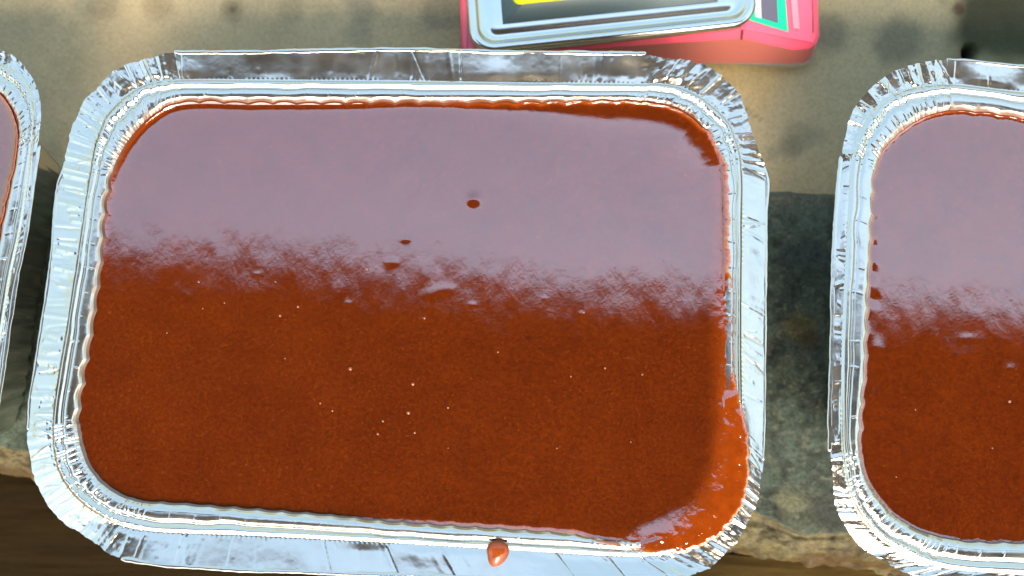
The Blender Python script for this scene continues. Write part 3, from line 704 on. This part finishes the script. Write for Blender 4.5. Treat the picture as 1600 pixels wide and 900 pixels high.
T3 = Tray(O3, B3, S3, [(0, 10), (1.3, 10), (1.6, 2), (2, -10), (3, 0), (4, 10), (5, 6), (6, -10), (7.6, 2), (8, 10)], .75, 93)
T3.build('left-hand foil tray of which only the right rim and rounded corner show', GT)
men3 = lambda T: (1.3 + 0 * T.s, 2.6 + 0 * T.s)
sauce(T3, 'sliver of orange-brown sauce with a brown rim in the left-hand foil tray', None, -2.0, -2.0, (1, 0), [], men3, thin_edge=lambda T: (.6 + 0 * T.s, .6), seed=60, nr=150, res_step=2)

# ------------------------------------------------------------------ drop of sauce on the bottom flange
dz = RIM + .0002
c_ = unp(778, 862, dz); sc_px = DIST / F
vs = []
nA = 36
rings = 12
for k in range(rings):
    e = k / (rings - 1) * R(90)
    for a in range(nA):
        th_ = a / nA * 2 * math.pi
        rr = 18.0 * (1 + .04 * math.sin(3 * th_))
        # pull a tip towards lower left
        tip = max(0, math.cos(th_ - R(248))) ** 6
        rr *= 1 + .42 * tip
        x = rr * math.cos(th_) * .95; y = rr * math.sin(th_)
        f_ = math.cos(e)
        vs.append((c_[0] + x * f_ * sc_px, c_[1] + y * f_ * sc_px + 1.5 * sc_px * math.sin(e), dz + .0014 * math.sin(e) ** .8 - .0004 * (1 - math.sin(e))))
vs.append((c_[0], c_[1] + 1.5 * sc_px, dz + .0014))
M_DROP = (lambda t: t.set(Base_Color=t.ramp(t.noise(900, 3), [(.3, (.20, .036, .006)), (.7, (.26, .052, .010))]), Roughness=.06, IOR=1.45, Normal=t.bump(t.noise(700, 2), .00005)))(NT('sauce_drop_skin'))
o = mesh_np('sauce_drop', np.array(vs), grid_quads(rings, nA)[: (rings - 2) * nA], M_DROP, tris=[[(rings - 2) * nA + a, (rings - 2) * nA + (a + 1) % nA, rings * nA] for a in range(nA)])
tag(o, 'small teardrop of orange sauce spilt on the lower flange of the middle tray', 'sauce drop')

# ------------------------------------------------------------------ pink kitchen scale
M_PINK = m_plain('pink_plastic', (.88, .095, .165), .22, 0, .05, 30, .00005, 300)
M_STEEL = m_plain('brushed_steel', (.62, .62, .60), .2, 1.0, .06, 40)
M_LABEL = m_plain('dark_print', (.055, .085, .095), .3, 0, .15, 20)
M_YEL = m_plain('yellow_print', (.60, .62, .0), .4, 0, .05, 20)
M_GREEN = m_plain('green_print', (.0, .50, .26), .35, 0, .06, 20)
M_DISP = m_plain('display_panel', (.10, .085, .12), .15, 0, .1, 20)
M_PALE = m_plain('pale_print', (.75, .24, .30), .35, 0, .1, 60)
M_DULL = m_plain('dull_pink', (.36, .10, .085), .35, 0, .05, 30)  # duller, browner pink for the lower wall of the scale body
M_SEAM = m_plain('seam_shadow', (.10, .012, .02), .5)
M_WHT = m_plain('pale_window', (.45, .50, .50), .3, 0, .06, 30)
def m_clear():
    t = NT('clear_plastic'); return t.set(Base_Color=(.75, .74, .68), Roughness=.12, Transmission_Weight=.85, IOR=1.45)
M_CLEAR = m_clear()
SB = .0015
scale = empty('kitchen_scale', unp(960, -120, 0)); tag(scale, 'pink digital kitchen scale with a rounded steel plate, behind the middle tray', 'scale')
def rr_px(pts, n_out=None):
    """closed polygon of (px, py, z) -> dense world loop with z"""
    P = np.array([unp(x, y, z + SB) for x, y, z in pts]); n = len(P); out = []
    for i in range(n):
        a, b = P[i], P[(i + 1) % n]
        for t in np.linspace(0, 1, 8, endpoint=False): out.append(a + (b - a) * t)
    return np.array(out)
def loops_mesh(name, loops, mat, parent, cap=True, flip=False):
    L_ = [np.asarray(l) for l in loops]; n = len(L_[0]); V = np.concatenate(L_); q = grid_quads(len(L_), n)
    tris = None
    if cap:
        c = L_[-1].mean(0); V = np.concatenate([V, [c]]); k = (len(L_) - 1) * n
        tris = [[k + i, k + (i + 1) % n, len(V) - 1] for i in range(n)]
    o = mesh_np(name, V, q, mat, tris=tris); local(o, parent)
    import bmesh
    bm = bmesh.new(); bm.from_mesh(o.data); bmesh.ops.recalc_face_normals(bm, faces=bm.faces); bm.to_mesh(o.data); bm.free()
    return o
mm_ = .001
bot = [(722, 98, 1.2), (1155, 99, 1.2), (1236, 101, 1.2), (1257, 99, 1.2), (1268, 90, 1.2), (1273, 72, 1.2), (1273, 50, 1.2), (1264, -330, 1.2), (1160, -340, 1.2), (716, -300, 1.2)]
mid = [(720, 93, 7), (1158, 73, 8.5), (1236, 83, 5.2), (1259, 82, 4.8), (1273, 74, 4.8), (1279, 60, 4.8), (1279, 40, 4.8), (1268, -330, 4.8), (1160, -340, 8.5), (713, -300, 7)]
up1 = [(721, 90, 10), (1159, 60, 11.5), (1238, 78, 6.6), (1262, 77, 6.0), (1275, 69, 6.0), (1280, 56, 6.0), (1279, 38, 6.0), (1268, -330, 6.0), (1160, -340, 11.5), (713, -300, 10)]
up2 = [(724, 84, 11.3), (1161, 51, 13.2), (1238, 70, 8.0), (1260, 71, 7.4), (1271, 65, 7.4), (1276, 54, 7.4), (1276, 37, 7.4), (1266, -327, 7.4), (1160, -335, 13.2), (717, -295, 11.3)]
up3 = [(731, 78, 11.8), (1164, 46, 14.2), (1237, 61, 8.7), (1257, 63, 8.1), (1266, 59, 8.1), (1271, 50, 8.1), (1271, 36, 8.1), (1261, -320, 8.1), (1160, -328, 14.2), (723, -288, 11.8)]
mmz = lambda L: [(x, y, z * mm_) for x, y, z in L]
# top sheet: fan between left part and sloping right part handled by ring to two inner loops
pl_body = [rr_px(mmz(l)) for l in (up1, up2, up3)]
loops_mesh('lower_wall', [rr_px(mmz(l)) for l in (bot, mid, up1)], M_DULL, scale, cap=False)
o = loops_mesh('body', pl_body, M_PINK, scale, cap=False)
# top deck: left flat quad and right sloping quad
def patch(name, corners, mat, lift=0, n=10, parent=scale):
    """bilinear patch from 4 (px,py,z) corners"""
    P = [unp(x, y, z * mm_ + SB) for x, y, z in corners]
    s = np.linspace(0, 1, n)
    V = np.array([(1 - a) * (1 - b) * P[0] + a * (1 - b) * P[1] + a * b * P[2] + (1 - a) * b * P[3] for b in s for a in s]); V[:, 2] += lift
    q = grid_quads(n, n, False)
    k = len(V); V2 = V.copy(); V2[:, 2] -= .00035
    rim = []
    for i in range(n - 1):
        rim += [[i + 1, i, k + i, k + i + 1], [(n - 1) * n + i, (n - 1) * n + i + 1, k + (n - 1) * n + i + 1, k + (n - 1) * n + i],
                [i * n, (i + 1) * n, k + (i + 1) * n, k + i * n], [(i + 1) * n + n - 1, i * n + n - 1, k + i * n + n - 1, k + (i + 1) * n + n - 1]]
    o = mesh_np(name, np.concatenate([V, V2]), np.concatenate([q, q[:, ::-1] + k, rim]), mat, smooth=False); local(o, parent); return o
patch('deck', [(732, 78, 11.8), (1164, 46, 14.2), (1160, -328, 14.2), (723, -288, 11.8)], M_PINK, 0)
patch('control_deck', [(1164.5, 46, 14.2), (1270, 66, 8.05), (1262, -320, 8.1), (1160.5, -328, 14.2)], M_PINK, -.0001)
zc = lambda x: 14.2 - (x - 1164) / (1268 - 1164) * 6.15
def cp(name, pts, mat, lift): return patch(name, [(x, y, zc(x)) for x, y in pts], mat, lift)
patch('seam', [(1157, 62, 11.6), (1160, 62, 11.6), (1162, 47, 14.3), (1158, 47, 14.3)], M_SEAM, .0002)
cp('control_label', [(1170, 31), (1231, 50), (1212, -190), (1164, -195)], M_GREEN, .0003)
cp('pale_window', [(1179, 27), (1189, 30), (1182, -170), (1174, -170)], M_WHT, .0006)
cp('display', [(1187, 28), (1215, 37), (1204, -170), (1180, -172)], M_DISP, .00055)
cp('printed_strip', [(1239, 44), (1249, 46), (1240, -60), (1231, -60)], M_PALE, .0003)
# clear foot under the body
clr = [(1020, 100, .1), (1150, 101, .1), (1238, 108, .1), (1261, 104, .1), (1273, 93, .1), (1277, 74, .1), (1276, 50, .1), (1266, -330, .1), (1100, -330, .1), (1010, -330, .1)]
clr2 = [(x, y - 3, 1.6) for x, y, z in clr]
loops_mesh('clear_foot', [rr_px(mmz(clr)), rr_px(mmz(clr2))], M_CLEAR, scale)
# steel weighing plate
PZt = .0190
c00 = unp(735, 84, PZt); c10 = unp(1186.5, 37, PZt)
ax = c10 - c00; Wp = np.linalg.norm(ax); ax /= Wp; ay = np.array([-ax[1], ax[0], 0])
ay = ay + ax * .03
Hp = .075
def rrect(inset, z, rad, n=10):
    out = []
    w0, w1, h0, h1 = inset, Wp - inset, inset, Hp - inset; rad = max(rad, .0001)
    for (cx, cy, a0) in ((w1 - rad, h0 + rad, -90), (w1 - rad, h1 - rad, 0), (w0 + rad, h1 - rad, 90), (w0 + rad, h0 + rad, 180)):
        for k in range(n):
            a = R(a0 + 90 * k / (n - 1)); p = c00 + ax * (cx + rad * math.cos(a)) + ay * (cy + rad * math.sin(a)); out.append((p[0], p[1], z))
        # straight
    out = np.array(out); dn = []
    for i in range(len(out)):
        a, b = out[i], out[(i + 1) % len(out)]
        m = 8 if np.linalg.norm(b - a) > .01 else 1
        for t in np.linspace(0, 1, m, endpoint=False): dn.append(a + (b - a) * t)
    return np.array(dn)
prof = [(.0006, -4.0, 7.0), (.0, -3.0, 7.2), (.0, -1.2, 7.2), (.0003, -.5, 7.0), (.0010, -.06, 6.4), (.0018, .0, 5.8), (.0024, -.25, 5.3), (.0030, -.9, 4.8), (.0040, -1.75, 4.0), (.0050, -2.1, 3.2), (.0060, -2.0, 2.4), (.0066, -1.75, 2.0), (.0072, -1.5, 1.6), (.0085, -1.42, 1.0), (.0095, -1.4, .6)]
loops_mesh('weighing_plate', [rrect(i, PZt + z * mm_, r_ * mm_ + .0005) for i, z, r_ in prof], M_STEEL, scale)
plate_t = [o for o in bpy.data.objects if o.name == 'weighing_plate'][0]
def slab(name, x0_, x1_, y0_, y1_, z, mat, rad=.0002, parent=None):
    global Wp, Hp
    out = []
    for (cx, cy, a0) in ((x1_ - rad, y0_ + rad, -90), (x1_ - rad, y1_ - rad, 0), (x0_ + rad, y1_ - rad, 90), (x0_ + rad, y0_ + rad, 180)):
        for k in range(7):
            a = R(a0 + 15 * k); p = c00 + ax * (cx + rad * math.cos(a)) + ay * (cy + rad * math.sin(a)); out.append((p[0], p[1], z))
    out = np.array(out); lo = out.copy(); lo[:, 2] -= .0002
    o = loops_mesh(name, [lo, out], mat, scale); o.parent = plate_t; return o
slab('dark_label', .0105, Wp - .0115, .0088, Hp - .010, PZt - .0011, M_LABEL, .0003)
slab('yellow_patch', .0142, Wp - .0350, .0142, Hp - .016, PZt - .0008, M_YEL, .0022)
